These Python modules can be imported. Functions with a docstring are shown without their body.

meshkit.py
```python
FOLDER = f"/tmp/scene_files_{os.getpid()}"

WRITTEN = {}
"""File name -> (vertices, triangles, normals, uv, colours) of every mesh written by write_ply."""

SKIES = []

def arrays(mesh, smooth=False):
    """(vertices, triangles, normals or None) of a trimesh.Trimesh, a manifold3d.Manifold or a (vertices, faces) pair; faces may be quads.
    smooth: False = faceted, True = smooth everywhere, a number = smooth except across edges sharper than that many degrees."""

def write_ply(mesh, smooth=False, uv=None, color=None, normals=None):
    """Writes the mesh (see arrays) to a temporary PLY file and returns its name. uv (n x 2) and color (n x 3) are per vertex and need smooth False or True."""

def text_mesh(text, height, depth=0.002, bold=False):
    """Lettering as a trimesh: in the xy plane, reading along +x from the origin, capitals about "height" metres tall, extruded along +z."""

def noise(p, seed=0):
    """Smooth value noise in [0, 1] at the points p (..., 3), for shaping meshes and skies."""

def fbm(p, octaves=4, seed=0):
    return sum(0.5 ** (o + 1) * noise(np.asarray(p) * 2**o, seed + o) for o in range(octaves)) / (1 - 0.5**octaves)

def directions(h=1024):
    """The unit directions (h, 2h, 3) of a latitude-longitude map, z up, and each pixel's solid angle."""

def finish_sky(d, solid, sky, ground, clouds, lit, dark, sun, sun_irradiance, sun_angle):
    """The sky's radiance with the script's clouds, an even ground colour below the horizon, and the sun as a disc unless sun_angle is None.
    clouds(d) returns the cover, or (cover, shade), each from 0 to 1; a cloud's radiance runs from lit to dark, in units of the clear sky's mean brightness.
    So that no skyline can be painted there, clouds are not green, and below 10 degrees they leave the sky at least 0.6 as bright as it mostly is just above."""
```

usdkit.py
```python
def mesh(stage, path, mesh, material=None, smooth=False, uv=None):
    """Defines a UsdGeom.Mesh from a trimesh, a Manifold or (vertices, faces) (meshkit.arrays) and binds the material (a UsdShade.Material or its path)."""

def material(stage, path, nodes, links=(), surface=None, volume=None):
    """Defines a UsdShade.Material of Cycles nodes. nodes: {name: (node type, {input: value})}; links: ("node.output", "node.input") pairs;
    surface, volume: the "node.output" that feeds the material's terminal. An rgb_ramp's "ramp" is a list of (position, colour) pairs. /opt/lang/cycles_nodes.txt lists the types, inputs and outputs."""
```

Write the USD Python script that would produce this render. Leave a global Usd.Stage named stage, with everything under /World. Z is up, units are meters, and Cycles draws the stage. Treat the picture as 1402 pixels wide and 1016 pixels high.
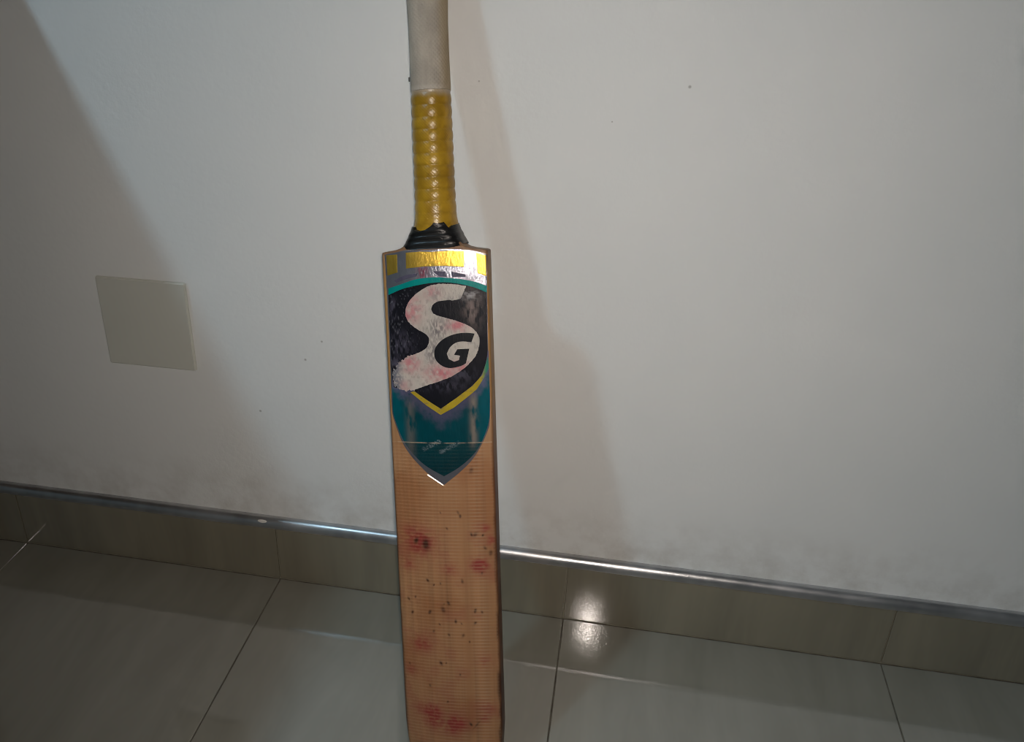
import math
import numpy as np
import trimesh
import shapely.geometry as sg
import meshkit
import usdkit
from pxr import Usd, UsdGeom, UsdLux, UsdShade, Gf, Sdf, Vt

stage = Usd.Stage.CreateInMemory()
UsdGeom.SetStageUpAxis(stage, "Z")
UsdGeom.SetStageMetersPerUnit(stage, 1.0)
world = UsdGeom.Xform.Define(stage, "/World")
UsdGeom.Scope.Define(stage, "/World/Looks")

# ------------------------------------------------------------------ camera, lights, exposure
W_PX, H_PX = 1402.0, 1016.0
F_PX, CX = 1234.656, 609.0                      # focal length and principal column in pixels
CAM = np.array([0.0, -0.938245, 0.848586])
RIGHT = np.array([0.97963748, 0.20076732, 0.00170136])
UP = np.array([-0.09325721, 0.44750838, 0.88940393])
FWD = np.array([-0.17780187, 0.87145208, -0.45711898])


def frame_matrix(x, y, z, o):
    return Gf.Matrix4d(*[float(q) for q in (x[0], x[1], x[2], 0, y[0], y[1], y[2], 0, z[0], z[1], z[2], 0, o[0], o[1], o[2], 1)])


cam = UsdGeom.Camera.Define(stage, "/World/camera")
APERTURE = 36.0
cam.CreateHorizontalApertureAttr(APERTURE)
cam.CreateVerticalApertureAttr(APERTURE * H_PX / W_PX)
cam.CreateFocalLengthAttr(APERTURE * F_PX / W_PX)
cam.CreateHorizontalApertureOffsetAttr(APERTURE * (W_PX / 2 - CX) / W_PX)
cam.CreateClippingRangeAttr(Gf.Vec2f(0.02, 100.0))
cam.CreateExposureAttr(0.0)
cam.AddTransformOp().Set(frame_matrix(RIGHT, UP, -FWD, CAM))

# the telephone's own flash beside its lens: the main light of the photograph
flash = UsdGeom.Xform.Define(stage, "/World/camera_flash")
AIM = FWD * math.cos(math.radians(6)) + RIGHT * math.sin(math.radians(6))       # the LED points a touch to the right of the lens axis
flash.AddTransformOp().Set(frame_matrix(np.cross(-UP, AIM), -UP, AIM, CAM + RIGHT * 0.008 + UP * 0.006 - FWD * 0.004))
flash.GetPrim().SetCustomDataByKey("label", "small round white phone flash right beside the camera")
flash.GetPrim().SetCustomDataByKey("category", "flash")
M_LED = usdkit.material(stage, "/World/Looks/flash_led", {           # an LED behind a lens throws most of its light forward
    "lw": ("layer_weight", {"blend": 0.5}), "inv": ("math", {"math_type": "subtract", "value1": 1.0}), "pw": ("math", {"math_type": "power", "value2": 2.6}),
    "st": ("math", {"math_type": "multiply", "value2": 4270}), "e": ("emission", {"color": (1.0, 0.89, 0.80)})},
    [("lw.facing", "inv.value2"), ("inv.value", "pw.value1"), ("pw.value", "st.value1"), ("st.value", "e.strength")], surface="e.emission")
M_BODY = usdkit.material(stage, "/World/Looks/flash_bezel", {"p": ("principled_bsdf", {"base_color": (0.02, 0.02, 0.02), "roughness": 0.4})}, [], surface="p.BSDF")
lens = trimesh.creation.revolve(np.array([(0.0, -0.0012), (0.011, -0.0012), (0.011, -0.0006), (0.0, -0.0006)]), sections=24)
usdkit.mesh(stage, "/World/camera_flash/led_lens", lens, M_LED)
bezel = trimesh.creation.revolve(np.array([(0.0, -0.004), (0.013, -0.004), (0.013, 0.0), (0.0115, 0.0), (0.0115, -0.0014), (0.0, -0.0014)]), sections=24)
usdkit.mesh(stage, "/World/camera_flash/bezel", bezel, M_BODY, smooth=30)
LAMP = np.array([-1.46, -1.56, 2.64])           # round ceiling lamp behind and left of the photographer
LAMP_STRENGTH = 212

# ------------------------------------------------------------------ helpers
CD = "Cd"


def mat(name, nodes, links, surface="p.BSDF"):
    return usdkit.material(stage, "/World/Looks/" + name, nodes, links, surface=surface)


taken = {}


def path_for(parent, name):
    base = (parent.GetPath().pathString if parent is not None else "/World") + "/" + name
    k = taken.get(base, 0)
    taken[base] = k + 1
    return base if k == 0 else f"{base}_{k:03d}"


def put(name, mesh, material, parent=None, smooth=30, color=None, label=None, kind=None):
    """One Mesh prim; color(v) gives each vertex its pigment as the primvar Cd."""
    p = path_for(parent, name)
    if color is not None:
        v, f, nrm = meshkit.arrays(mesh, True if smooth else False)
        m = usdkit.mesh(stage, p, (v, f), material, smooth=True if smooth else False)
        c = np.clip(color(v), 0, 1)
        UsdGeom.PrimvarsAPI(m).CreatePrimvar(CD, Sdf.ValueTypeNames.Color3fArray, "vertex").Set(Vt.Vec3fArray.FromNumpy(c.astype(np.float32)))
    else:
        m = usdkit.mesh(stage, p, mesh, material, smooth=smooth)
    prim = m.GetPrim()
    if label:
        prim.SetCustomDataByKey("label", label)
    if kind:
        prim.SetCustomDataByKey("kind", kind)
    return prim


def thing(name, label, category=None, kind=None, matrix=None):
    x = UsdGeom.Xform.Define(stage, path_for(None, name))
    if matrix is not None:
        x.AddTransformOp().Set(matrix)
    p = x.GetPrim()
    p.SetCustomDataByKey("label", label)
    if category:
        p.SetCustomDataByKey("category", category)
    if kind:
        p.SetCustomDataByKey("kind", kind)
    return p


def chamfer_box(x0, x1, y0, y1, z0, z1, c):
    """A box whose edges are cut by c: hull of the 24 corner points."""
    pts = []
    for x, sx in ((x0, 1), (x1, -1)):
        for y, sy in ((y0, 1), (y1, -1)):
            for z, sz in ((z0, 1), (z1, -1)):
                pts += [(x + sx * c, y + sy * c, z), (x + sx * c, y, z + sz * c), (x, y + sy * c, z + sz * c)]
    return trimesh.convex.convex_hull(np.array(pts))


def sstep(a, b, x):
    t = np.clip((np.asarray(x, float) - a) / (b - a), 0, 1)
    return t * t * (3 - 2 * t)


def mixc(a, b, k):
    k = np.asarray(k)[..., None]
    return np.asarray(a) * (1 - k) + np.asarray(b) * k


def nz(v, sx, sy, sz, seed, octaves=4):
    return meshkit.fbm(np.stack([v[:, 0] * sx, v[:, 1] * sy, v[:, 2] * sz], 1) + 40.0, octaves, seed)


# ------------------------------------------------------------------ materials of the room
WALL_SPOTS = [(0.0524, 0.692, 0.0020), (-0.347, 0.376, 0.0018), (-0.370, 0.349, 0.0020), (-0.437, 0.268, 0.0022), (-0.158, 0.690, 0.0012), (-0.02, 0.655, 0.0010)]


def wall_material():
    n = {"g": ("geometry", {}), "p": ("principled_bsdf", {"roughness": 0.55, "specular_ior_level": 0.3}),
         "n1": ("noise_texture", {"scale": 3.0, "detail": 4.0}), "r1": ("rgb_ramp", {"ramp": [(0.3, (0.755, 0.765, 0.755)), (0.7, (0.80, 0.80, 0.785))]}),
         "sep": ("separate_xyz", {}), "n2": ("noise_texture", {"scale": 22.0, "detail": 6.0, "roughness": 0.65}),
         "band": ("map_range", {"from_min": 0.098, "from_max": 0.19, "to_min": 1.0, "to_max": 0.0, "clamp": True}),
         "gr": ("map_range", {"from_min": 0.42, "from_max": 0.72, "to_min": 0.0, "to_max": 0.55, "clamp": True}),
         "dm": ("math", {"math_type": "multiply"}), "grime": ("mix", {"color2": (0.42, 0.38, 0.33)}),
         "n3": ("noise_texture", {"scale": 160.0, "detail": 3.0}), "b": ("bump", {"strength": 0.08, "distance": 0.004})}
    l = [("g.position", "n1.vector"), ("g.position", "n2.vector"), ("g.position", "n3.vector"), ("n1.fac", "r1.fac"), ("g.position", "sep.vector"),
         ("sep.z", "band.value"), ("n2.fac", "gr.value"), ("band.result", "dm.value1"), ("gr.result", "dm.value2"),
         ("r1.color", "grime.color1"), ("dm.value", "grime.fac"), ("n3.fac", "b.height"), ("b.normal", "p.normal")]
    last = "grime.color"
    for i, (x, z, rad) in enumerate(WALL_SPOTS):          # small specks on the paint
        n[f"d{i}"] = ("vector_math", {"math_type": "distance", "vector2": (x, 0.009, z)})
        n[f"k{i}"] = ("map_range", {"from_min": rad * 0.4, "from_max": rad, "to_min": 0.6, "to_max": 0.0, "clamp": True})
        n[f"m{i}"] = ("mix", {"color2": (0.25, 0.23, 0.2)})
        l += [("g.position", f"d{i}.vector1"), (f"d{i}.value", f"k{i}.value"), (f"k{i}.result", f"m{i}.fac"), (last, f"m{i}.color1")]
        last = f"m{i}.color"
    l.append((last, "p.base_color"))
    return mat("wall_paint", n, l)


M_WALL = wall_material()
M_PLAIN = mat("plain_paint", {"p": ("principled_bsdf", {"base_color": (0.26, 0.25, 0.235), "roughness": 0.7})}, [])


def tile_material(name, dark, light, rough, streak):
    return mat(name, {
        "g": ("geometry", {}), "mp": ("mapping", {"scale": streak}),
        "n1": ("noise_texture", {"scale": 1.0, "detail": 5.0, "roughness": 0.6, "distortion": 0.6}),
        "r": ("rgb_ramp", {"ramp": [(0.32, dark), (0.68, light)]}),
        "n2": ("noise_texture", {"scale": 55.0, "detail": 2.0}), "b": ("bump", {"strength": 0.02, "distance": 0.0022}),
        "n4": ("noise_texture", {"scale": 260.0, "detail": 2.0}), "b2": ("bump", {"strength": 0.06, "distance": 0.0006}),
        "n3": ("noise_texture", {"scale": 9.0, "detail": 4.0}), "rr": ("map_range", {"from_min": 0.3, "from_max": 0.75, "to_min": rough, "to_max": rough * 1.35, "clamp": True}),
        "p": ("principled_bsdf", {"ior": 1.78, "specular_ior_level": 0.75})},
        [("g.position", "mp.vector"), ("mp.vector", "n1.vector"), ("n1.fac", "r.fac"), ("r.color", "p.base_color"), ("g.position", "n2.vector"), ("n2.fac", "b.height"),
         ("g.position", "n4.vector"), ("n4.fac", "b2.height"), ("b.normal", "b2.normal"), ("b2.normal", "p.normal"), ("g.position", "n3.vector"), ("n3.fac", "rr.value"), ("rr.result", "p.roughness")])


M_FLOOR = tile_material("floor_tile_glaze", (0.222, 0.214, 0.176), (0.268, 0.258, 0.218), 0.05, (16.0, 3.0, 3.0))
M_SKIRT = tile_material("skirting_tile_glaze", (0.172, 0.157, 0.115), (0.240, 0.217, 0.158), 0.05, (14.0, 3.0, 2.0))
M_GROUT = mat("grout", {"g": ("geometry", {}), "n": ("noise_texture", {"scale": 40.0, "detail": 4.0}), "r": ("rgb_ramp", {"ramp": [(0.35, (0.07, 0.062, 0.048)), (0.7, (0.17, 0.155, 0.12))]}),
                        "p": ("principled_bsdf", {"roughness": 0.8})}, [("g.position", "n.vector"), ("n.fac", "r.fac"), ("r.color", "p.base_color")])
M_GROUT_PALE = mat("pale_grout", {"p": ("principled_bsdf", {"base_color": (0.27, 0.25, 0.19), "roughness": 0.5})}, [])
M_STEEL = mat("brushed_steel", {"g": ("geometry", {}), "n": ("noise_texture", {"scale": 14.0, "detail": 3.0}), "rr": ("map_range", {"from_min": 0.35, "from_max": 0.75, "to_min": 0.26, "to_max": 0.42, "clamp": True}),
                               "r": ("rgb_ramp", {"ramp": [(0.3, (0.44, 0.44, 0.45)), (0.7, (0.56, 0.56, 0.57))]}), "p": ("principled_bsdf", {"metallic": 0.85})},
              [("g.position", "n.vector"), ("n.fac", "rr.value"), ("rr.result", "p.roughness"), ("n.fac", "r.fac"), ("r.color", "p.base_color")])
M_CHIP = mat("white_paint_dab", {"p": ("principled_bsdf", {"base_color": (0.75, 0.72, 0.68), "roughness": 0.6})}, [])
M_PLATE = mat("grey_plate", {"p": ("principled_bsdf", {"base_color": (0.60, 0.60, 0.54), "roughness": 0.45})}, [])

# ------------------------------------------------------------------ the room
X0, X1, Y0, ZC = -2.425, 1.575, -3.2, 2.7
WALL_Y = 0.009
SK_H = 0.0893
JOINT0 = -0.42895                                # a tile joint on the wall; joints every 0.4 m


def struct(name, mesh, m, parent=None, label=None, **kw):
    p = put(name, mesh, m, parent, smooth=False, label=label, **kw)
    if parent is None:
        p.SetCustomDataByKey("kind", "structure")
    return p


def box(x0, x1, y0, y1, z0, z1):
    b = trimesh.creation.box([x1 - x0, y1 - y0, z1 - z0])
    b.apply_translation([(x0 + x1) / 2, (y0 + y1) / 2, (z0 + z1) / 2])
    return b


struct("wall_back", box(X0, X1, WALL_Y, WALL_Y + 0.1, -0.05, ZC), M_WALL, label="off-white painted wall behind the cricket bat")
struct("wall_left", box(X0 - 0.1, X0, Y0, WALL_Y, -0.05, ZC), M_PLAIN, label="plain painted wall left of the table")
struct("wall_right", box(X1, X1 + 0.1, Y0, WALL_Y, -0.05, ZC), M_PLAIN, label="plain painted wall on the right of the room")
struct("wall_front", box(X0, X1, Y0 - 0.1, Y0, -0.05, ZC), M_PLAIN, label="plain painted wall behind the photographer")
struct("ceiling", box(X0, X1, Y0, WALL_Y, ZC, ZC + 0.1), M_PLAIN, label="plain painted ceiling over the room")

floor = thing("floor", "glossy grey-green square floor tiles with dark joints", kind="structure")
struct("grout_bed", box(X0, X1, Y0, WALL_Y, -0.05, -0.0022), M_GROUT, floor, label="dark grout between the floor tiles")
xs = sorted(set([X0 + 0.001, X1 - 0.001] + [JOINT0 + 0.4003 * k for k in range(-4, 5)]))
G = 0.0008
for j in range(8):
    ya, yb = max(-0.4 * (j + 1), Y0) + G, -0.4 * j - (G if j else 0.0012)
    for a, b in zip(xs[:-1], xs[1:]):
        if b - a > 0.02:
            put("floor_tile", chamfer_box(a + G, b - G, ya, yb, -0.012, 0.0, 0.0006), M_FLOOR, floor, smooth=False)

skirt = thing("baseboard_back", "beige glazed tile skirting along the foot of the off-white wall", kind="structure")
struct("grout_bed", box(X0, X1, 0.0025, WALL_Y + 0.002, -0.01, SK_H - 0.002), M_GROUT_PALE, skirt, label="pale grout between the skirting tiles")
TILT = math.radians(0.33)
for a, b in zip(xs[:-1], xs[1:]):
    if b - a > 0.02:
        t = chamfer_box(a + G, b - G, 0.0, 0.008, 0.0006, SK_H, 0.0005)
        t.apply_transform(trimesh.transformations.rotation_matrix(TILT, [1, 0, 0], [0, 0, 0]))
        put("skirting_tile", t, M_SKIRT, skirt, smooth=False)

# quarter-round metal strip capping the skirting
trim = thing("trim_1", "thin polished steel edging strip on top of the tile skirting", kind="structure")
prof = [(WALL_Y, SK_H - 0.001), (-0.0022, SK_H - 0.001)] + [(WALL_Y - 0.0112 * math.cos(q), SK_H + 0.0005 + 0.0125 * math.sin(q)) for q in np.linspace(0, math.pi / 2, 14)]
xs_t = np.linspace(X0, X1, 161)
pv, pf, m_ = [], [], len(prof)
for i, x in enumerate(xs_t):
    wob = 0.0004 * math.sin(x * 9.0) + 0.0003 * math.sin(x * 23.0 + 1)
    pv += [(x, y - (wob if y < WALL_Y - 1e-6 else 0), z) for y, z in prof]
for i in range(len(xs_t) - 1):
    for k in range(m_):
        a, b = i * m_ + k, i * m_ + (k + 1) % m_
        pf += [(a, a + m_, b), (b, a + m_, b + m_)]
strip = trimesh.Trimesh(pv, pf, process=False)
strip.fix_normals()
put("edging_strip", strip, M_STEEL, trim, smooth=35)
chip = trimesh.creation.icosphere(2, 1.0)
chip.vertices[:] = chip.vertices * (1 + 0.25 * (meshkit.noise(chip.vertices * 2 + 9, 3)[:, None] - 0.5)) * np.array([0.0072, 0.0022, 0.0026]) + np.array([-0.4475, 0.0005, SK_H + 0.0075])
put("paint_chip", chip, M_CHIP, trim, label="dab of white paint on the steel edging strip")

plate = thing("wall_plate", "plain grey-green square plate mounted low on the wall at left", "wall plate", matrix=frame_matrix((1, 0, 0), (0, 1, 0), (0, 0, 1), (-0.577, WALL_Y, 0.32)))
put("cover", chamfer_box(-0.06, 0.06, -0.006, 0.0, 0.0, 0.12, 0.0015), M_PLATE, plate, smooth=False)

# ------------------------------------------------------------------ ceiling lamp
lamp = thing("ceiling_lamp", "round white ceiling lamp behind the photographer, left of the bat", "lamp", matrix=frame_matrix((1, 0, 0), (0, 1, 0), (0, 0, 1), (LAMP[0], LAMP[1], ZC)))
ring = trimesh.creation.revolve(np.array([(0.0, 0.0), (0.125, 0.0), (0.13, -0.005), (0.13, -0.05), (0.12, -0.055), (0.108, -0.055), (0.108, -0.03), (0.0, -0.03)]), sections=48)
put("housing", ring, M_PLAIN, lamp)
M_LAMP = mat("lamp_diffuser", {"e": ("emission", {"color": (0.55, 0.82, 1.0), "strength": LAMP_STRENGTH})}, [], surface="e.emission")
dif = trimesh.creation.revolve(np.array([(0.0, -0.031), (0.106, -0.031), (0.106, -0.05), (0.09, -0.056), (0.0, -0.060)]), sections=48)
put("diffuser", dif, M_LAMP, lamp)

# ------------------------------------------------------------------ table left of the frame, whose edge shades the left of the wall
M_TABLE = mat("table_wood", {"g": ("geometry", {}), "mp": ("mapping", {"scale": (2.0, 30.0, 30.0)}), "n": ("noise_texture", {"scale": 1.0, "detail": 5.0}), "r": ("rgb_ramp", {"ramp": [(0.3, (0.10, 0.055, 0.03)), (0.7, (0.2, 0.115, 0.06))]}), "p": ("principled_bsdf", {"roughness": 0.45})},
              [("g.position", "mp.vector"), ("mp.vector", "n.vector"), ("n.fac", "r.fac"), ("r.color", "p.base_color")])
TX1, TX0, TY0, TZ = -0.699, -1.95, -0.86, 0.85
table = thing("table", "brown wooden table against the wall, left of the cricket bat", "table", matrix=frame_matrix((1, 0, 0), (0, 1, 0), (0, 0, 1), ((TX0 + TX1) / 2, TY0 / 2, 0)))
hx, hy = (TX1 - TX0) / 2, -TY0 / 2
put("tabletop", chamfer_box(-hx, hx, -hy, hy, TZ - 0.028, TZ, 0.003), M_TABLE, table, smooth=False)
for sx in (-1, 1):
    for sy in (-1, 1):
        ex, ey = sx * (hx - 0.26), sy * (hy - 0.06)
        put("leg", chamfer_box(ex - 0.025, ex + 0.025, ey - 0.025, ey + 0.025, 0.0, TZ - 0.028, 0.003), M_TABLE, table, smooth=False)
for sy in (-1, 1):
    put("apron", chamfer_box(-hx + 0.285, hx - 0.285, sy * (hy - 0.06) - 0.01, sy * (hy - 0.06) + 0.01, TZ - 0.11, TZ - 0.028, 0.002), M_TABLE, table, smooth=False)

# ------------------------------------------------------------------ the cricket bat, in its own frame: x across the face, -y out of the face, z from toe to handle
B_O = np.array([-0.12512144, -0.26385492, 0.01])
B_AX = np.array([-0.09848638, 0.27424991, 0.95660202])
B_W = np.array([0.99487265, 0.00492059, 0.10101582])
B_N = np.cross(B_W, B_AX)
bat = thing("cricket_bat", "worn wooden cricket bat leaning against the wall, with yellow grip and teal sticker", "cricket bat", matrix=frame_matrix(B_W, -B_N, B_AX, B_O))
HWID, BUL, HN = 0.054, 0.0055, -0.016


def lin(r, g, b):
    c = np.array([r, g, b]) / 255.0
    return np.where(c <= 0.04045, c / 12.92, ((c + 0.055) / 1.055) ** 2.4)


# pigment of the willow: grain, red ball marks, dark dents, dirty edges
REDS = [(-27.0, 257.8, 11, .9), (-36.3, 268.3, 7, .45), (36.0, 234.5, 6.0, 1.3), (29.5, 236.0, 2.5, .5), (3.6, 229.0, 6, .4), (-30.0, 141.5, 8, .55), (-24.0, 140.0, 5, .4), (-22.0, 62.7, 8, 1.0), (4.0, 51.5, 8, 1.1), (-19.0, 54.0, 9, .7),
        (0.0, 46.0, 8, .6), (-40.7, 232.0, 6, .4), (39.3, 71.4, 6, .45), (37.9, 126.6, 6, .3), (43.0, 275.0, 4.0, .5), (48.0, 262.0, 5, .5), (-36.0, 66.0, 7, .35), (-44.0, 110.0, 6, .3), (36.0, 60.0, 4, .4)]
DENTS = [(17.4, 287.9, 1.0), (15.3, 291.9, 1.1), (32.2, 268.2, 1.3), (-3.3, 291.3, 0.9), (28.5, 268.2, 0.9), (40.1, 267.3, 0.9), (41.9, 253.7, 1.2), (47.7, 248.0, 1.3), (38.0, 225.6, 1.2), (-20.5, 215.5, 0.9), (-13.8, 210.7, 1.0), (17.1, 216.5, 1.1), (-4.6, 183.4, 1.7), (-3.5, 190.1, 0.9), (1.3, 191.2, 0.9), (-6.5, 212.9, 0.9), (-39.2, 177.4, 0.9), (-42.7, 192.0, 1.1), (-35.0, 195.4, 1.0), (29.8, 184.0, 0.9), (-9.3, 166.4, 0.9), (-19.6, 179.6, 1.0), (29.0, 182.3, 0.9), (36.6, 182.3, 1.0), (29.3, 169.9, 0.9), (14.6, 168.7, 0.9), (8.4, 170.9, 0.9), (-16.1, 158.2, 1.0), (0.6, 155.0, 0.9), (16.0, 155.5, 1.0), (22.4, 148.2, 0.9), (-9.6, 121.8, 1.1), (-3.9, 122.3, 0.7), (-45.6, 117.0, 0.7), (-23.1, 94.2, 0.8), (-4.1, 77.0, 0.9), (20.6, 52.0, 0.9), (10.8, 109.8, 1.0), (30.5, 337.4, 1.5), (3.0, 274.1, 0.9), (-31.0, 259.1, 2.0), (-20.6, 255.9, 2.6)]


def willow(v):
    t, s = v[:, 0] * 1000, v[:, 2] * 1000
    front = v[:, 1] < 0.0015
    base = np.tile(np.array((0.38, 0.215, 0.105)), (len(v), 1))
    g = nz(v, 330, 40, 5, 1)
    base = base * (0.80 + 0.40 * g)[:, None]
    for tk, wk in ((-31, .5), (-20.5, .7), (-5, .8), (1.5, 1.0), (14, .6), (27, .7), (41, .5)):     # growth rings of the willow, running up the blade
        d = np.abs(t - tk - 1.5 * np.sin(s / 90.0 + tk))
        base *= (1 - 0.10 * wk * np.exp(-(d / 0.7) ** 2))[:, None]
    big = nz(v, 22, 10, 16, 5)
    base = mixc(base, base * np.array([0.86, 0.74, 0.64]), sstep(.45, .7, big))
    blot = nz(v, 300, 100, 210, 11, 5)
    red, halo = np.zeros(len(v)), np.zeros(len(v))
    for a, b, rr, k in [(q[0], q[1], q[2] * 1.25, q[3] * 1.2) for q in REDS]:
        d = np.hypot((t - a) / 1.15, s - b) / rr
        red = np.maximum(red, k * np.exp(-d ** 2 * 1.3))
        halo = np.maximum(halo, min(k, 1.0) * np.exp(-d ** 2 * 0.38))
    base = mixc(base, np.array([0.33, 0.11, 0.075]), 0.5 * halo * sstep(.25, .6, blot) * front)
    red = red * (0.25 + 0.75 * sstep(.25, .6, blot)) * 1.15
    base = mixc(base, np.array([0.27, 0.025, 0.025]), np.clip(red * 1.15, 0, 1) * 0.88 * front)
    faint = sstep(.55, .75, nz(v, 60, 20, 45, 21)) * sstep(340, 250, s)
    base = mixc(base, np.array([0.30, 0.085, 0.055]), 0.30 * faint * front)
    for i, (a, b, rr) in enumerate(DENTS):
        ang = 0.6 * math.sin(i * 2.3)
        x, y = (t - a) * math.cos(ang) + (s - b) * math.sin(ang), (s - b) * math.cos(ang) - (t - a) * math.sin(ang)
        d = np.hypot(x / 0.8, y / 1.35) / (rr * (1.25 + 0.4 * math.sin(i * 3.7))) * (0.6 + 0.7 * blot)
        base = mixc(base, np.array([0.05, 0.013, 0.004]), np.clip(1.3 * np.exp(-d ** 2 * 1.0), 0, 1) * (0.72 + 0.24 * (math.sin(i * 5.1) > -0.2)) * front)
    d = np.abs((t - 27.0) * math.sin(0.9) + (s - 52.0) * -math.cos(0.9)) / 0.8 + np.hypot(t - 27, s - 52) / 7.0
    base = mixc(base, np.array([0.04, 0.015, 0.01]), np.exp(-d ** 2) * 0.9 * front)
    edge = sstep(50.3, 54.0, np.abs(t) + 2.2 * (nz(v, 120, 60, 60, 31) - .5))
    low = 0.35 + 0.65 * sstep(420, 300, s)
    base = mixc(base, np.array([0.125, 0.043, 0.019]), edge * low * 0.9)
    rough_edge = sstep(.42, .66, nz(v, 160, 60, 30, 37)) * sstep(48.5, 53.0, t + 3 * (nz(v, 90, 60, 55, 38) - .5)) * sstep(290, 200, s)
    base = mixc(base, np.array([0.05, 0.016, 0.008]), rough_edge * 0.85)
    gold = sstep(385, 430, s) * sstep(47.5, 49.5, np.abs(t)) * sstep(553, 540, s)
    base = mixc(base, np.array([0.40, 0.22, 0.07]), gold * 0.6)
    base = mixc(base, base * np.array([0.55, 0.5, 0.47]), sstep(556, 561, s))
    return base


def cd_material(name, nodes, links, **p):
    n = {"a": ("attribute", {"attribute": CD}), "p": ("principled_bsdf", p), "tc": ("texture_coordinate", {}), **nodes}
    return mat(name, n, [("a.color", "p.base_color"), *links])


M_WILLOW = cd_material("willow", {"mp": ("mapping", {"scale": (420.0, 420.0, 14.0)}), "n": ("noise_texture", {"scale": 1.0, "detail": 3.0}), "b": ("bump", {"strength": 0.15, "distance": 0.0006})},
                       [("tc.object", "mp.vector"), ("mp.vector", "n.vector"), ("n.fac", "b.height"), ("b.normal", "p.normal")], roughness=0.5, specular_ior_level=0.35)

SH_S = [0.0, 0.5580, 0.5600, 0.5609, 0.5615, 0.5625, 0.5640, 0.5665, 0.5720, 0.5830, 0.5930, 0.6060, 0.9]
SH_W = [.0540, .0540, .0536, .0515, .0460, .0395, .0343, .0300, .0258, .0207, .0186, .0180, .0180]


def half_width(s):
    return np.interp(s, SH_S, SH_W)


def super_n(t, rt, rn, p):
    return rn * (1 - np.clip(np.abs(t / rt), 0, 1) ** p) ** (1 / p)


def face_n(t, s):
    """How far the blade's front stands out at (t, s)."""
    return BUL * (1 - (t / HWID) ** 2)


NF, NB = 129, 25


def ring_points(s):
    hw = float(half_width(s))
    toe = float(sstep(-0.012, 0.03, s))
    if s < 0.05:
        hw *= 0.86 + 0.14 * math.sqrt(max(0.0, min(1.0, (s + 0.012) / 0.062)))
    u = np.linspace(-1, 1, NF)
    t = u * hw
    k = float(sstep(0.560, 0.585, s))
    p = 4 - 2 * float(sstep(0.565, 0.595, s))
    rn = min(0.0213, 0.0187 + 0.0026 * float(sstep(0.580, 0.566, s)))
    if s > 0.59:
        rn = min(rn, hw * 1.0)
    nf = (1 - k) * face_n(t, s) + k * (HN + super_n(t, hw, rn, p))
    rim = np.clip((1 - np.abs(u)) * hw / 0.003, 0, 1)
    nf = nf - (1 - k) * 0.0022 * (1 - np.sqrt(1 - (1 - rim) ** 2))
    nf = nf - (1 - toe) * 0.006
    ub = np.linspace(1, -1, NB)
    ed = 0.022 - 0.004 * (1 - toe)
    sp = 0.026 + 0.022 * math.exp(-((s - 0.2) / 0.16) ** 2)
    back = -(ed + (sp - ed) * (1 - np.abs(ub) ** 1.3)) + 0.003 * np.clip((np.abs(ub) - .9) / .1, 0, 1)
    nb = (1 - k) * back + k * (HN - super_n(ub * hw, hw, rn, p))
    return np.vstack([np.stack([t, -nf, np.full(NF, s)], 1), np.stack([ub * hw * (1 - 1e-4), -nb, np.full(NB, s)], 1)])


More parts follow.
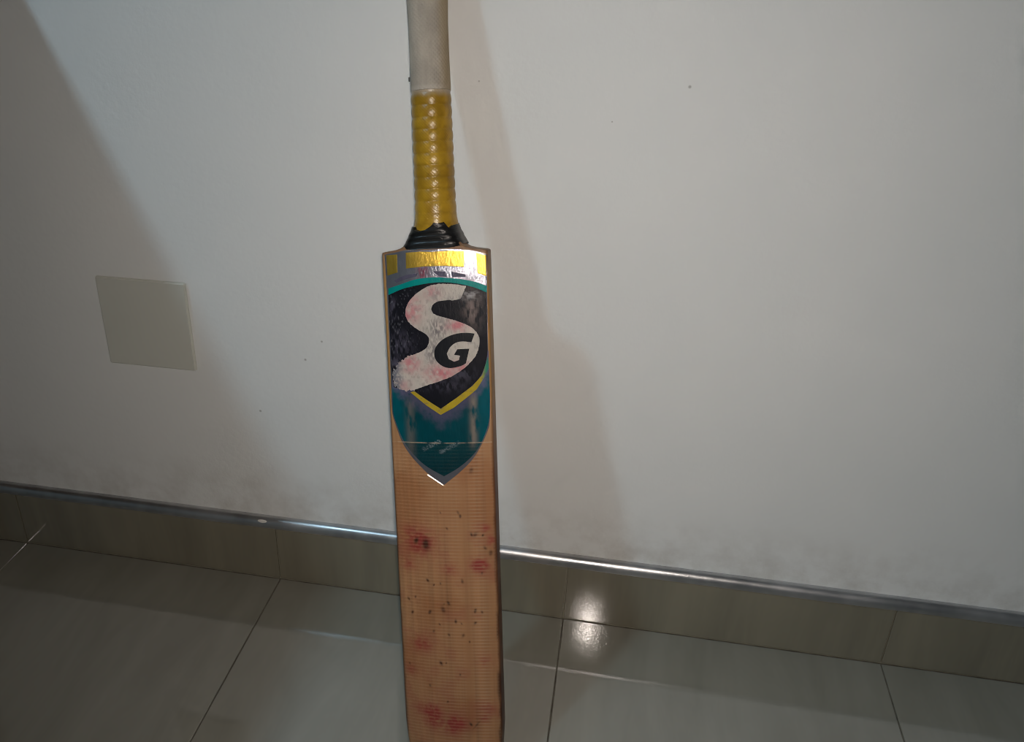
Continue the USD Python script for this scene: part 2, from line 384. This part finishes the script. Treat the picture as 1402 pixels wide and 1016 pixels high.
def loft(rings):
    rings = [np.asarray(r) for r in rings]
    m, n = len(rings[0]), len(rings)
    v = np.vstack(rings + [rings[0].mean(0)[None], rings[-1].mean(0)[None]])
    i, k = np.meshgrid(np.arange(n - 1), np.arange(m), indexing="ij")
    a, b = (i * m + k).ravel(), (i * m + (k + 1) % m).ravel()
    f = np.vstack([np.stack([a, b, a + m], 1), np.stack([b, b + m, a + m], 1)])
    k = np.arange(m)
    f = np.vstack([f, np.stack([np.full(m, n * m), (k + 1) % m, k], 1), np.stack([np.full(m, n * m + 1), (n - 1) * m + k, (n - 1) * m + (k + 1) % m], 1)])
    return v, f


S_LOW = 0.0
svals = np.concatenate([np.linspace(S_LOW, 0.02, 14)[:-1], np.arange(0.02, 0.557, 0.00085), np.linspace(0.5572, 0.572, 40), np.linspace(0.573, 0.606, 24)])
v, f = loft([ring_points(s) for s in svals])
put("blade", (v, f), M_WILLOW, bat, smooth=True, color=willow, label="tan willow blade with red ball marks and dark dents")
M_CANE = mat("cane", {"p": ("principled_bsdf", {"base_color": (0.42, 0.27, 0.13), "roughness": 0.6})}, [])


def lathe(svals, rt, rn, n=48, off=(0.0, 0.0), closed=True):
    th = np.linspace(0, 2 * np.pi, n, endpoint=False)
    rings = [np.stack([a * np.cos(th), -HN + b * np.sin(th), np.full(n, s)], 1) for s, a, b in zip(svals, rt, rn)]
    return loft(rings)


sv = np.array([0.600, 0.61, 0.84, 0.8545, 0.8555])
put("handle_core", lathe(sv, [0.018, 0.0172, 0.0165, 0.0165, 0.012], [0.018, 0.0172, 0.0165, 0.0165, 0.012]), M_CANE, bat)


def grip(s0, s1, radius, ribs, n_th, ds, lobes, amp, x_off=0.0):
    ss = np.arange(s0, s1, ds)
    th = np.linspace(0, 2 * np.pi, n_th, endpoint=False)
    S, T = np.meshgrid(ss, th, indexing="ij")
    k = lobes / 0.0193
    hatch = np.maximum(np.sin(lobes * T + k * S), np.sin(lobes * T - k * S))
    R = radius(S) + ribs(S) + amp * hatch
    rn = np.minimum(R, 0.0212 + 0.25 * np.maximum(R - 0.0212, 0))
    rings = np.stack([R * np.cos(T) + x_off, -HN + rn * np.sin(T), S], -1)
    return loft(list(rings))


RUB = {"mp": ("mapping", {"scale": (900.0, 900.0, 900.0)}), "n": ("noise_texture", {"scale": 1.0, "detail": 2.0}), "b": ("bump", {"strength": 0.1, "distance": 0.0003})}
RUBL = [("tc.object", "mp.vector"), ("mp.vector", "n.vector"), ("n.fac", "b.height"), ("b.normal", "p.normal")]
M_YELLOW = cd_material("yellow_rubber", RUB, RUBL, roughness=0.30, specular_ior_level=0.5)
M_SLEEVE = cd_material("worn_grey_rubber", RUB, RUBL, roughness=0.75, specular_ior_level=0.25)
M_TAPE = mat("black_tape", {"tc": ("texture_coordinate", {}), "mp": ("mapping", {"scale": (40.0, 40.0, 320.0)}), "n": ("noise_texture", {"scale": 1.0, "detail": 2.0}), "b": ("bump", {"strength": 0.25, "distance": 0.001}),
                            "p": ("principled_bsdf", {"base_color": (0.006, 0.006, 0.006), "roughness": 0.33, "specular_ior_level": 0.3})}, [("tc.object", "mp.vector"), ("mp.vector", "n.vector"), ("n.fac", "b.height"), ("b.normal", "p.normal")])
M_SCRAP = mat("scrap_rubber", {"p": ("principled_bsdf", {"base_color": (0.10, 0.09, 0.08), "roughness": 0.8})}, [])
Y_S = [0.570, 0.575, 0.583, 0.593, 0.606, 0.640, 0.680, 0.712, 0.722]
Y_R = [.0275, .0258, .0229, .0210, .0203, .0199, .0197, .0193, .0186]
PITCH = 0.01142


def yellow_ribs(S):
    ph = (S - 0.6038) / PITCH
    return 0.0005 * (np.abs(np.cos(np.pi * ph)) ** 0.8 * 1.6 - 1.0) * sstep(0.592, 0.606, S) * sstep(0.722, 0.714, S)


def yellow(v):
    k = nz(v, 90, 90, 60, 3)
    c = mixc(np.array((0.3, 0.165, 0.009)), np.array((0.42, 0.245, 0.016)), sstep(.3, .7, k))
    ph = (v[:, 2] - 0.6038) / PITCH
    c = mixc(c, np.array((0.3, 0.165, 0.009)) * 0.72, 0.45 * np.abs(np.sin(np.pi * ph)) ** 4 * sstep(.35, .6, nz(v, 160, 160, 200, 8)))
    up = sstep(0.7065, 0.7155, v[:, 2] + 0.004 * (nz(v, 160, 160, 30, 17) - .5))
    return mixc(c, np.array((0.42, 0.365, 0.3)), up * 0.8)


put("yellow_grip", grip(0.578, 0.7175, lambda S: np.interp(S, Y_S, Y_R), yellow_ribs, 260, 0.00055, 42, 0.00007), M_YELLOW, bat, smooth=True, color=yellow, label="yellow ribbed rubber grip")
L_S = [0.7135, 0.7150, 0.7175, 0.726, 0.750, 0.775, 0.800, 0.830, 0.848, 0.856]
L_R = [.0192, .0194, .0195, .0193, .0190, .0190, .0197, .0205, .0208, .0190]


def sleeve_color(v):
    k = nz(v, 120, 120, 40, 4)
    c = mixc(np.array((0.42, 0.365, 0.3)) * 0.88, np.array((0.42, 0.365, 0.3)) * 1.08, sstep(.3, .7, k))
    c = mixc(c, np.array([0.50, 0.44, 0.38]), 0.5 * sstep(0.7205, 0.7165, v[:, 2]))
    return mixc(c, np.array((0.42, 0.365, 0.3)) * np.array([0.85, .72, .45]), 0.6 * sstep(0.010, 0.019, v[:, 0]))


put("handle_sleeve", grip(0.7145, 0.8562, lambda S: np.interp(S, L_S, L_R), lambda S: 0 * S, 260, 0.00055, 30, 0.00022), M_SLEEVE, bat, smooth=True, color=sleeve_color, label="worn grey rubber sleeve over the top of the handle")
flap = chamfer_box(-0.0203, -0.0188, 0.009, 0.0105, 0.7240, 0.7285, 0.0006)
put("torn_flap", flap, M_SCRAP, bat, smooth=False, label="small dark torn scrap at the edge of the grey sleeve")

# black tape collar with a torn upper edge
TT, TB = np.array([[-19.5, 584.8], [-16.7, 581.9], [-9.3, 580.3], [-4.1, 581.5], [-1.1, 584.2], [2.6, 588.6], [7.6, 587.7], [13.0, 588.9], [15.9, 582.3], [19.6, 584.9], [23.9, 586.1], [26.9, 584.6]]) / 1000, np.array([[-25.1, 565.8], [-18.3, 563.3], [-7.2, 562.8], [8.1, 564.0], [23.8, 565.6], [33.0, 567.6]]) / 1000
TT = np.vstack([[-0.028, 0.5852], TT[0:], [0.029, 0.5846]])
TB = np.vstack([[-0.040, 0.5665], TB, [0.045, 0.5685]])
NTH, NS = 200, 34
th = np.linspace(0, 2 * np.pi, NTH, endpoint=False)
rings = []
for j in range(NS):
    q = j / (NS - 1)
    pts = []
    for a in th:
        ct = math.cos(a)
        t0 = ct * 0.0325
        sb = np.interp(t0, TB[:, 0], TB[:, 1])
        st = np.interp(ct * 0.0243, TT[:, 0], TT[:, 1])
        if math.sin(a) > 0:
            st = 0.585 + 0.002 * math.sin(5 * a)
        s = sb + (st - sb) * q
        wind = 0.00030 * (1 if ((s - 0.1 * ct * 0.03) * 1000 % 6.0) > 3.0 else 0) + 0.0007
        hw = float(np.interp(s, [0.5610, 0.5640, 0.5665, 0.572, 0.583, 0.593], [.0345, .0324, .0307, .0275, .0232, .0212])) + wind * 0.8
        p = 4.5 - 2.5 * float(sstep(0.564, 0.592, s))
        rn = 0.0219 + wind + 0.0012 * float(sstep(0.574, 0.562, s))
        x, y = hw * np.sign(ct) * abs(ct) ** (2 / p), rn * np.sign(math.sin(a)) * abs(math.sin(a)) ** (2 / p)
        pts.append((x - 0.0004, -HN + y, s))
    rings.append(pts)
put("tape_collar", loft(rings), M_TAPE, bat, smooth=40, label="black tape wound around the handle's foot, torn upper edge")

# ------------------------------------------------------------------ the sticker: thin printed layers that follow the bulging face
POLY = {
    "OUT": [[-50.5, 558.7], [-35.8, 561.0], [-27.1, 563.0], [-9.0, 562.2], [8.1, 562.8], [18.9, 562.8], [28.9, 561.7], [41.6, 560.2], [53.4, 555.9], [52.2, 516.2], [52.1, 495.2], [51.4, 471.9], [51.9, 437.1], [52.0, 406.4], [50.9, 387.5], [50.0, 381.8], [43.4, 366.4], [33.1, 348.9], [18.1, 334.3], [1.9, 321.5], [-14.4, 332.3], [-26.1, 343.9], [-35.7, 355.1], [-42.5, 366.8], [-49.8, 389.3], [-51.6, 398.5], [-50.5, 439.3], [-50.2, 467.4], [-50.1, 502.9], [-50.1, 523.6]],
    "TEAL": [[-48.8, 438.6], [-36.2, 446.6], [1.0, 447.0], [30.6, 446.7], [45.5, 461.0], [51.9, 460.8], [51.7, 423.7], [51.4, 401.2], [50.0, 386.1], [43.3, 368.7], [34.0, 353.6], [17.8, 339.7], [2.3, 330.9], [-16.8, 340.8], [-29.7, 352.7], [-40.7, 367.3], [-48.6, 389.4], [-50.6, 398.6]],
    "BLACK": [[-48.6, 518.1], [-34.2, 524.1], [-18.1, 527.7], [-2.2, 530.1], [13.0, 530.8], [27.7, 528.9], [41.9, 524.5], [51.8, 519.8], [51.6, 495.2], [51.1, 471.9], [51.0, 455.0], [44.9, 436.2], [34.9, 425.5], [17.1, 412.4], [1.8, 402.1], [-12.0, 410.7], [-25.4, 419.8], [-29.8, 426.4], [-39.1, 421.4], [-47.8, 423.4], [-49.5, 439.3], [-49.1, 467.4], [-49.0, 502.9]],
    "WHITE": [[-2.3, 528.4], [15.1, 528.8], [32.1, 525.9], [28.6, 518.2], [26.3, 513.5], [19.9, 511.8], [14.4, 512.7], [5.7, 511.8], [0.6, 510.4], [-2.7, 507.5], [-3.8, 504.2], [-2.7, 500.1], [0.2, 498.0], [5.1, 496.2], [18.0, 492.7], [30.7, 488.1], [39.0, 482.5], [43.0, 475.8], [43.9, 469.2], [40.4, 457.1], [32.5, 447.6], [18.0, 436.8], [1.2, 430.2], [-13.7, 425.6], [-22.4, 422.1], [-32.5, 419.1], [-41.8, 422.1], [-47.6, 427.2], [-48.5, 435.6], [-43.5, 446.4], [-35.4, 454.2], [-22.5, 458.3], [-12.0, 462.8], [-8.3, 467.7], [-6.8, 473.2], [-8.3, 476.4], [-12.7, 480.4], [-18.9, 483.3], [-27.8, 489.8], [-31.5, 497.5], [-30.4, 505.1], [-25.4, 513.8], [-14.8, 522.3]],
    "G": [[38.9, 478.5], [35.4, 469.8], [25.8, 471.2], [19.3, 469.7], [13.7, 465.4], [10.4, 458.8], [12.1, 453.3], [17.5, 450.5], [22.4, 452.2], [23.6, 456.5], [17.7, 457.6], [21.2, 463.1], [33.1, 463.4], [29.3, 448.7], [24.9, 446.0], [13.9, 443.6], [6.2, 445.2], [-1.2, 451.3], [-3.1, 458.9], [-0.6, 466.6], [7.4, 474.2], [19.6, 478.9], [30.4, 479.7]],
    "GOLD": [[-29.7, 418.7], [-25.4, 419.8], [-12.0, 410.7], [1.8, 402.1], [17.1, 412.4], [34.9, 425.5], [44.9, 436.2], [51.2, 454.9], [51.6, 443.1], [46.4, 433.2], [39.2, 422.1], [31.4, 415.6], [15.7, 403.5], [1.5, 395.7], [-13.1, 405.4]],
    "ARC": [[-48.2, 524.7], [-33.9, 529.0], [-17.8, 534.2], [-2.0, 535.4], [13.2, 534.7], [27.9, 532.9], [42.7, 529.5], [52.2, 525.2], [51.9, 518.8], [41.8, 523.8], [27.7, 528.0], [13.0, 530.4], [-2.2, 530.0], [-18.1, 527.7], [-34.2, 524.1], [-48.4, 518.1]],
    "YEL1": [[-48.7, 558.0], [-37.0, 558.5], [-37.4, 540.7], [-48.5, 537.6]],
    "YEL2": [[-27.6, 560.1], [-12.8, 560.8], [-1.6, 560.2], [14.5, 560.8], [31.0, 560.2], [30.8, 544.6], [11.5, 546.2], [-8.2, 546.2], [-28.1, 544.5]],
    "YEL3": [[43.0, 558.0], [52.7, 554.8], [52.1, 534.9], [43.7, 538.1]],
    "DK1": [[-41.2, 532.4], [-34.7, 536.0], [-27.6, 538.3], [-16.3, 539.5], [-17.7, 536.5], [-28.6, 534.1], [-38.9, 530.5]],
    "DK2": [[-0.7, 541.3], [12.3, 540.7], [13.2, 535.4], [5.5, 536.1]],
    "DK3": [[17.7, 540.6], [32.3, 537.2], [31.8, 534.9], [18.6, 534.9]]}


def smooth_poly(pts, n=3):
    p = np.array(pts, float) / 1000
    for _ in range(n):
        q = np.roll(p, -1, 0)
        ang = []
        for i in range(len(p)):
            a, b = p[i] - p[i - 1], q[i] - p[i]
            ang.append(abs(math.atan2(a[0] * b[1] - a[1] * b[0], a @ b)))
        out = []
        for i in range(len(p)):
            if ang[i] > 0.75:
                out.append(p[i])
            else:
                out += [p[i] * 0.75 + p[i - 1] * 0.25, p[i] * 0.75 + q[i] * 0.25]
        p = np.array(out)
    return p


def layer(pts, lift, edge=0.0022, rounds=2, below=0.00012, ragged=0.0):
    """A printed film of the outline pts (mm across, mm up), lying "lift" above the wood."""
    ring = np.array(sg.Polygon(smooth_poly(pts, rounds)).segmentize(0.0008).exterior.coords)[:-1]
    if ragged:                                       # worn, chipped edge of the print, roughest at its lower left
        q = np.column_stack([ring * 700, np.zeros(len(ring))]) + 50
        push = np.stack([meshkit.fbm(q, 3, 5), meshkit.fbm(q, 3, 8)], 1) - 0.5
        ring = ring + push * ragged * (0.25 + 1.6 * sstep(-0.018, -0.034, ring[:, 0]) * sstep(0.470, 0.455, ring[:, 1]))[:, None]
    poly = sg.Polygon(ring).buffer(0)
    if poly.geom_type == "MultiPolygon":
        poly = max(poly.geoms, key=lambda g_: g_.area)
    poly = poly.simplify(0.00004)
    v2, f2 = trimesh.creation.triangulate_polygon(poly, engine="earcut")
    v3 = np.column_stack([v2, np.zeros(len(v2))])
    v3, f2 = trimesh.remesh.subdivide_to_size(v3, np.asarray(f2), edge, max_iter=20)
    m = trimesh.Trimesh(v3, f2, process=True)
    m.merge_vertices()
    if m.face_normals[:, 2].mean() < 0:
        m.invert()
    t, s = m.vertices[:, 0], m.vertices[:, 1]
    u = np.clip(np.abs(t) / HWID, 0, 1)
    rim = np.clip((1 - u) * HWID / 0.003, 0, 1)
    nf = face_n(t, s) - 0.0022 * (1 - np.sqrt(1 - (1 - rim) ** 2))
    top = np.column_stack([t, -(nf + lift), s])
    bot = np.column_stack([t, -(nf + lift - below), s])
    n = len(t)
    edges = m.edges[trimesh.grouping.group_rows(m.edges_sorted, require_count=1)]
    side = np.vstack([np.stack([edges[:, 0], edges[:, 0] + n, edges[:, 1]], 1), np.stack([edges[:, 1], edges[:, 0] + n, edges[:, 1] + n], 1)])
    return np.vstack([top, bot]), np.vstack([m.faces, m.faces[:, ::-1] + n, side])


CRINKLE = {"mp": ("mapping", {"scale": (420.0, 420.0, 90.0)}), "n": ("noise_texture", {"scale": 1.0, "detail": 4.0, "roughness": 0.7}), "b": ("bump", {"strength": 0.36, "distance": 0.0012}),
           "mp2": ("mapping", {"scale": (60.0, 60.0, 60.0)}), "n2": ("noise_texture", {"scale": 1.0, "detail": 2.0}), "b2": ("bump", {"strength": 0.12, "distance": 0.003})}
CRL = [("tc.object", "mp.vector"), ("mp.vector", "n.vector"), ("n.fac", "b.height"), ("tc.object", "mp2.vector"), ("mp2.vector", "n2.vector"), ("n2.fac", "b2.height"), ("b.normal", "b2.normal"), ("b2.normal", "p.normal")]
M_FOIL = cd_material("silver_foil", CRINKLE, CRL, metallic=0.9, roughness=0.22)
M_GOLDFOIL = cd_material("yellow_foil", CRINKLE, CRL, metallic=0.9, roughness=0.3)
M_INK = cd_material("printed_film", CRINKLE, CRL, roughness=0.33, specular_ior_level=0.16)


def flat(c, wear=None):
    def fn(v):
        out = np.tile(np.array(c, float), (len(v), 1)) * (0.85 + 0.3 * nz(v, 200, 50, 120, 13))[:, None]
        return wear(v, out) if wear else out
    return fn


def blob(v, a, b, ra, rb):
    return np.exp(-(((v[:, 0] * 1000 - a) / ra) ** 2 + ((v[:, 2] * 1000 - b) / rb) ** 2))


def silver_wear(v, c):
    c = mixc(c, np.array([0.60, 0.05, 0.12]), 0.9 * blob(v, -11, 541, 5, 8) * sstep(.3, .6, nz(v, 500, 100, 150, 15)))
    return c


def teal_wear(v, c):
    t, s = v[:, 0] * 1000, v[:, 2] * 1000
    gx = np.interp(t, [-50, -30, 1.5, 31, 51], [432, 418, 396, 416, 444])
    k = sstep(-20, -2, s - gx + 16 * (nz(v, 260, 50, 160, 2) - .5)) * sstep(.18, .5, nz(v, 320, 50, 300, 6) + .1)
    c = mixc(c, np.array([0.075, 0.065, 0.115]), 0.85 * k)
    for a, b0, b1, wd, kk in ((-31, 348, 412, 4.5, .4), (34.5, 362, 416, 3.6, .8)):
        k = np.exp(-((t - a - (s - 385) * 0.02) / wd) ** 2) * sstep(b0 - 6, b0 + 8, s) * sstep(b1 + 6, b1 - 8, s) * sstep(.25, .55, nz(v, 260, 50, 70, 9))
        c = mixc(c, np.array([0.20, 0.155, 0.125]), kk * k)
    for a, b, ln in ((-9.5, 363.5, 12), (9, 361.5, 13)):               # worn remains of small print, no longer legible
        dx, dy = t - a, s - b
        x, y = dx * math.cos(.47) + dy * math.sin(.47), dy * math.cos(.47) - dx * math.sin(.47)
        k = sstep(ln, ln - 2, np.abs(x)) * sstep(2.6, 1.6, np.abs(y)) * sstep(.42, .6, nz(v, 900, 50, 900, 12, 3))
        c = mixc(c, np.array([0.20, 0.27, 0.30]), 0.6 * k)
    d = sstep(338, 372, s)
    return mixc(c * np.array([0.85, 0.62, 0.68]), c, d * .6 + .4) * (1 + 0.7 * sstep(28, 48, np.abs(t)))[:, None]


def black_wear(v, c):
    k1 = blob(v, 37, 503, 8, 16) * sstep(.3, .62, nz(v, 420, 50, 120, 41))
    c = mixc(c, np.array([0.20, 0.15, 0.135]), .85 * k1)
    c = mixc(c, np.array([0.40, 0.38, 0.38]), .7 * blob(v, 36, 517, 8, 4) * sstep(.4, .6, nz(v, 260, 50, 260, 42)))
    k2 = np.maximum.reduce([.5 * blob(v, -38, 468, 12, 12), .8 * blob(v, -45, 440, 8, 16), .45 * blob(v, 24, 438, 12, 8), .4 * blob(v, 5, 426, 20, 6), .5 * blob(v, -44, 505, 4, 10), .55 * blob(v, -38, 428, 12, 9)])
    c = mixc(c, np.array([0.13, 0.12, 0.17]), k2 * sstep(.38, .62, nz(v, 400, 50, 160, 43)) * .8)
    k3 = sstep(.63, .72, nz(v, 700, 50, 350, 44)) * sstep(-10, -35, v[:, 0] * 1000)
    return mixc(c, np.array([0.30, 0.30, 0.34]), .28 * k3)


def white_wear(v, c):
    pink = np.maximum.reduce([.8 * blob(v, -24, 504, 10, 14), 1.0 * blob(v, -28, 498, 6, 7), 1.0 * blob(v, 22, 487, 12, 6), 1.0 * blob(v, 4, 438, 16, 9), 1.0 * blob(v, 22, 445, 12, 6), .9 * blob(v, -28, 449, 10, 10), .6 * blob(v, -2, 520, 9, 7), .5 * blob(v, -36, 425, 8, 6)])
    c = mixc(c, np.array([0.50, 0.17, 0.19]), pink * (.25 + .75 * sstep(.3, .6, nz(v, 260, 50, 200, 51))))
    dark = np.maximum.reduce([1.0 * blob(v, 2, 483, 10, 12), .9 * blob(v, -4, 462, 9, 14), .5 * blob(v, 2, 518, 7, 8), .6 * blob(v, 23, 513, 10, 4)])
    c = mixc(c, np.array([0.13, 0.115, 0.125]), np.clip(dark * sstep(.36, .58, nz(v, 800, 50, 260, 52)), 0, 1) * .9)
    c = mixc(c, np.array([0.15, 0.13, 0.14]), .3 * sstep(.56, .68, nz(v, 620, 50, 260, 57)))
    left = sstep(-34, -44, v[:, 0] * 1000 + 8 * (nz(v, 150, 50, 150, 53) - .5)) * sstep(465, 452, v[:, 2] * 1000)
    return mixc(c, np.array([0.13, 0.135, 0.17]), left * (.25 + .65 * sstep(.3, .55, nz(v, 650, 50, 500, 54))))


def gold_wear(v, c):
    return mixc(mixc(c, np.array([0.03, 0.20, 0.13]), sstep(42, 50, v[:, 0] * 1000)), np.array([.12, .1, .09]), .5 * sstep(.6, .7, nz(v, 400, 50, 400, 61)))


ONE = 0.00013
sticker = put("sticker", layer(POLY["OUT"], ONE), M_FOIL, bat, smooth=40 and True, color=flat((0.45, 0.45, 0.52), silver_wear), label="printed foil sticker with SG emblem on teal, gold and black")
put("teal_field", layer(POLY["TEAL"], 2 * ONE, edge=0.0012), M_INK, sticker, smooth=True, color=flat((0.0, 0.045, 0.058), teal_wear), label="dark teal lower field of the sticker")
put("shield", layer(POLY["BLACK"], 3 * ONE, edge=0.0016), M_INK, sticker, smooth=True, color=flat((0.008, 0.008, 0.012), black_wear), label="black shield")
put("gold_chevron", layer(POLY["GOLD"], 3 * ONE, rounds=0), M_INK, sticker, smooth=True, color=flat((0.40, 0.29, 0.02), gold_wear), label="gold chevron under the black shield")
put("teal_arc", layer(POLY["ARC"], 4 * ONE), M_INK, sticker, smooth=True, color=flat((0.0, 0.22, 0.20)), label="bright teal arc over the shield")
put("letter_s", layer(POLY["WHITE"], 4 * ONE, edge=0.0012, ragged=0.0034), M_INK, sticker, smooth=True, color=flat((0.48, 0.43, 0.38), white_wear), label="large white letter S stained pink")
put("letter_g", layer(POLY["G"], 5 * ONE), M_INK, sticker, smooth=True, color=flat((0.010, 0.011, 0.014)), label="black letter G")
for k in ("YEL1", "YEL2", "YEL3"):
    put("yellow_patch", layer(POLY[k], 2 * ONE, rounds=0), M_GOLDFOIL, sticker, smooth=True, color=flat((0.78, 0.52, 0.08)), label="yellow foil patch")
for k in ("DK1", "DK2", "DK3"):
    put("dark_patch", layer(POLY[k], 2 * ONE, rounds=0), M_INK, sticker, smooth=True, color=flat((0.085, 0.08, 0.12)), label="dark worn band of the sticker")

# lifted lower left edge of the foil, which catches the flash
view_l = np.array([(CAM - B_O - B_AX * 0.327) @ B_W, -(CAM - B_O - B_AX * 0.327) @ B_N, 0.0])
view_l[2] = (CAM - B_O - B_AX * 0.327) @ B_AX
view_l /= np.linalg.norm(view_l)
e0, e1 = np.array([-0.0146, 0.0, 0.3322]), np.array([0.0010, 0.0, 0.3218])
for e in (e0, e1):
    e[1] = -(face_n(e[0], e[2]) + 0.0012)
run = (e1 - e0) / np.linalg.norm(e1 - e0)
out = np.cross(run, view_l)
out /= np.linalg.norm(out)
if out[2] > 0:
    out = -out
nrm = np.cross(run, out)
nrm *= np.sign(nrm @ view_l)
q = [e0 - out * 0.0003, e1 - out * 0.0002, e1 + out * 0.0003, e0 + out * 0.0005]
curl = trimesh.convex.convex_hull(np.array([p_ + nrm * d_ for p_ in q for d_ in (0.0, -0.00012)]))
put("curled_edge", curl, mat("bare_foil", {"p": ("principled_bsdf", {"base_color": (0.8, 0.8, 0.8), "metallic": 1.0, "roughness": 0.3})}, []), sticker, smooth=False, label="lifted silver edge at the sticker's tip")

# clear ribbed protective sheet over the lower face
ST = np.linspace(-0.0525, 0.0525, 60)
SS = np.arange(0.012, 0.3665, 0.0007)
S2, T2 = np.meshgrid(SS, ST, indexing="ij")
S2 = S2 + (T2 + 0.0525) / 0.105 * 0.0012
RIBP = 0.00372
rib = np.clip(np.sin(2 * np.pi * S2 / RIBP), 0, 1) ** 1.5
rim = np.clip((1 - np.abs(T2) / HWID) * HWID / 0.003, 0, 1)
NN = face_n(T2, S2) - 0.0022 * (1 - np.sqrt(1 - (1 - rim) ** 2)) + 0.00075 + 0.00012 * rib
nr, nc = S2.shape
vt = np.stack([T2, -NN, S2], -1).reshape(-1, 3)
i, k = np.meshgrid(np.arange(nr - 1), np.arange(nc - 1), indexing="ij")
a = (i * nc + k).ravel()
fs = np.vstack([np.stack([a, a + 1, a + nc], 1), np.stack([a + 1, a + nc + 1, a + nc], 1)])


def sheet_color(v):
    s, t = v[:, 2], v[:, 0]
    s0 = s - (t + 0.0525) / 0.105 * 0.0012
    k = np.clip(np.sin(2 * np.pi * s0 / RIBP), 0, 1) ** 1.5
    k = k * (0.25 + 0.75 * sstep(-0.052, 0.03, t)) * (0.45 + 0.8 * nz(v, 60, 20, 25, 71))
    dots = 0.6 + 0.4 * np.sin(2 * np.pi * t / 0.0019) * sstep(0.008, 0.02, t)
    tip = np.interp(s, [0.318, 0.321, 0.334, 0.349, 0.367], [-0.002, 0, 0.0165, 0.0320, 0.0432])
    out = k * dots * 0.4 * (1 - 0.9 * sstep(-0.0008, 0.0008, tip - np.abs(t - 0.0012)))       # the ribs vanish where the smooth sticker lies beneath
    out = np.maximum(out, 0.5 * sstep(0.3650, 0.3658, s0) * sstep(.3, .6, nz(v, 300, 20, 20, 72)))
    return np.repeat(out[:, None], 3, 1)


M_SHEET = mat("clear_sheet", {"a": ("attribute", {"attribute": CD}), "tr": ("transparent_bsdf", {}), "gl": ("glossy_bsdf", {"roughness": 0.22, "color": (1, 1, 1)}), "fr": ("fresnel", {"IOR": 1.4}), "m1": ("mix_closure", {}),
                              "df": ("diffuse_bsdf", {"color": (0.62, 0.47, 0.32)}), "m2": ("mix_closure", {})},
              [("fr.fac", "m1.fac"), ("tr.BSDF", "m1.closure1"), ("gl.BSDF", "m1.closure2"), ("a.fac", "m2.fac"), ("m1.closure", "m2.closure1"), ("df.BSDF", "m2.closure2")], surface="m2.closure")
put("protective_sheet", (vt, fs), M_SHEET, bat, smooth=True, color=sheet_color, label="clear ribbed protective sheet over the lower face")
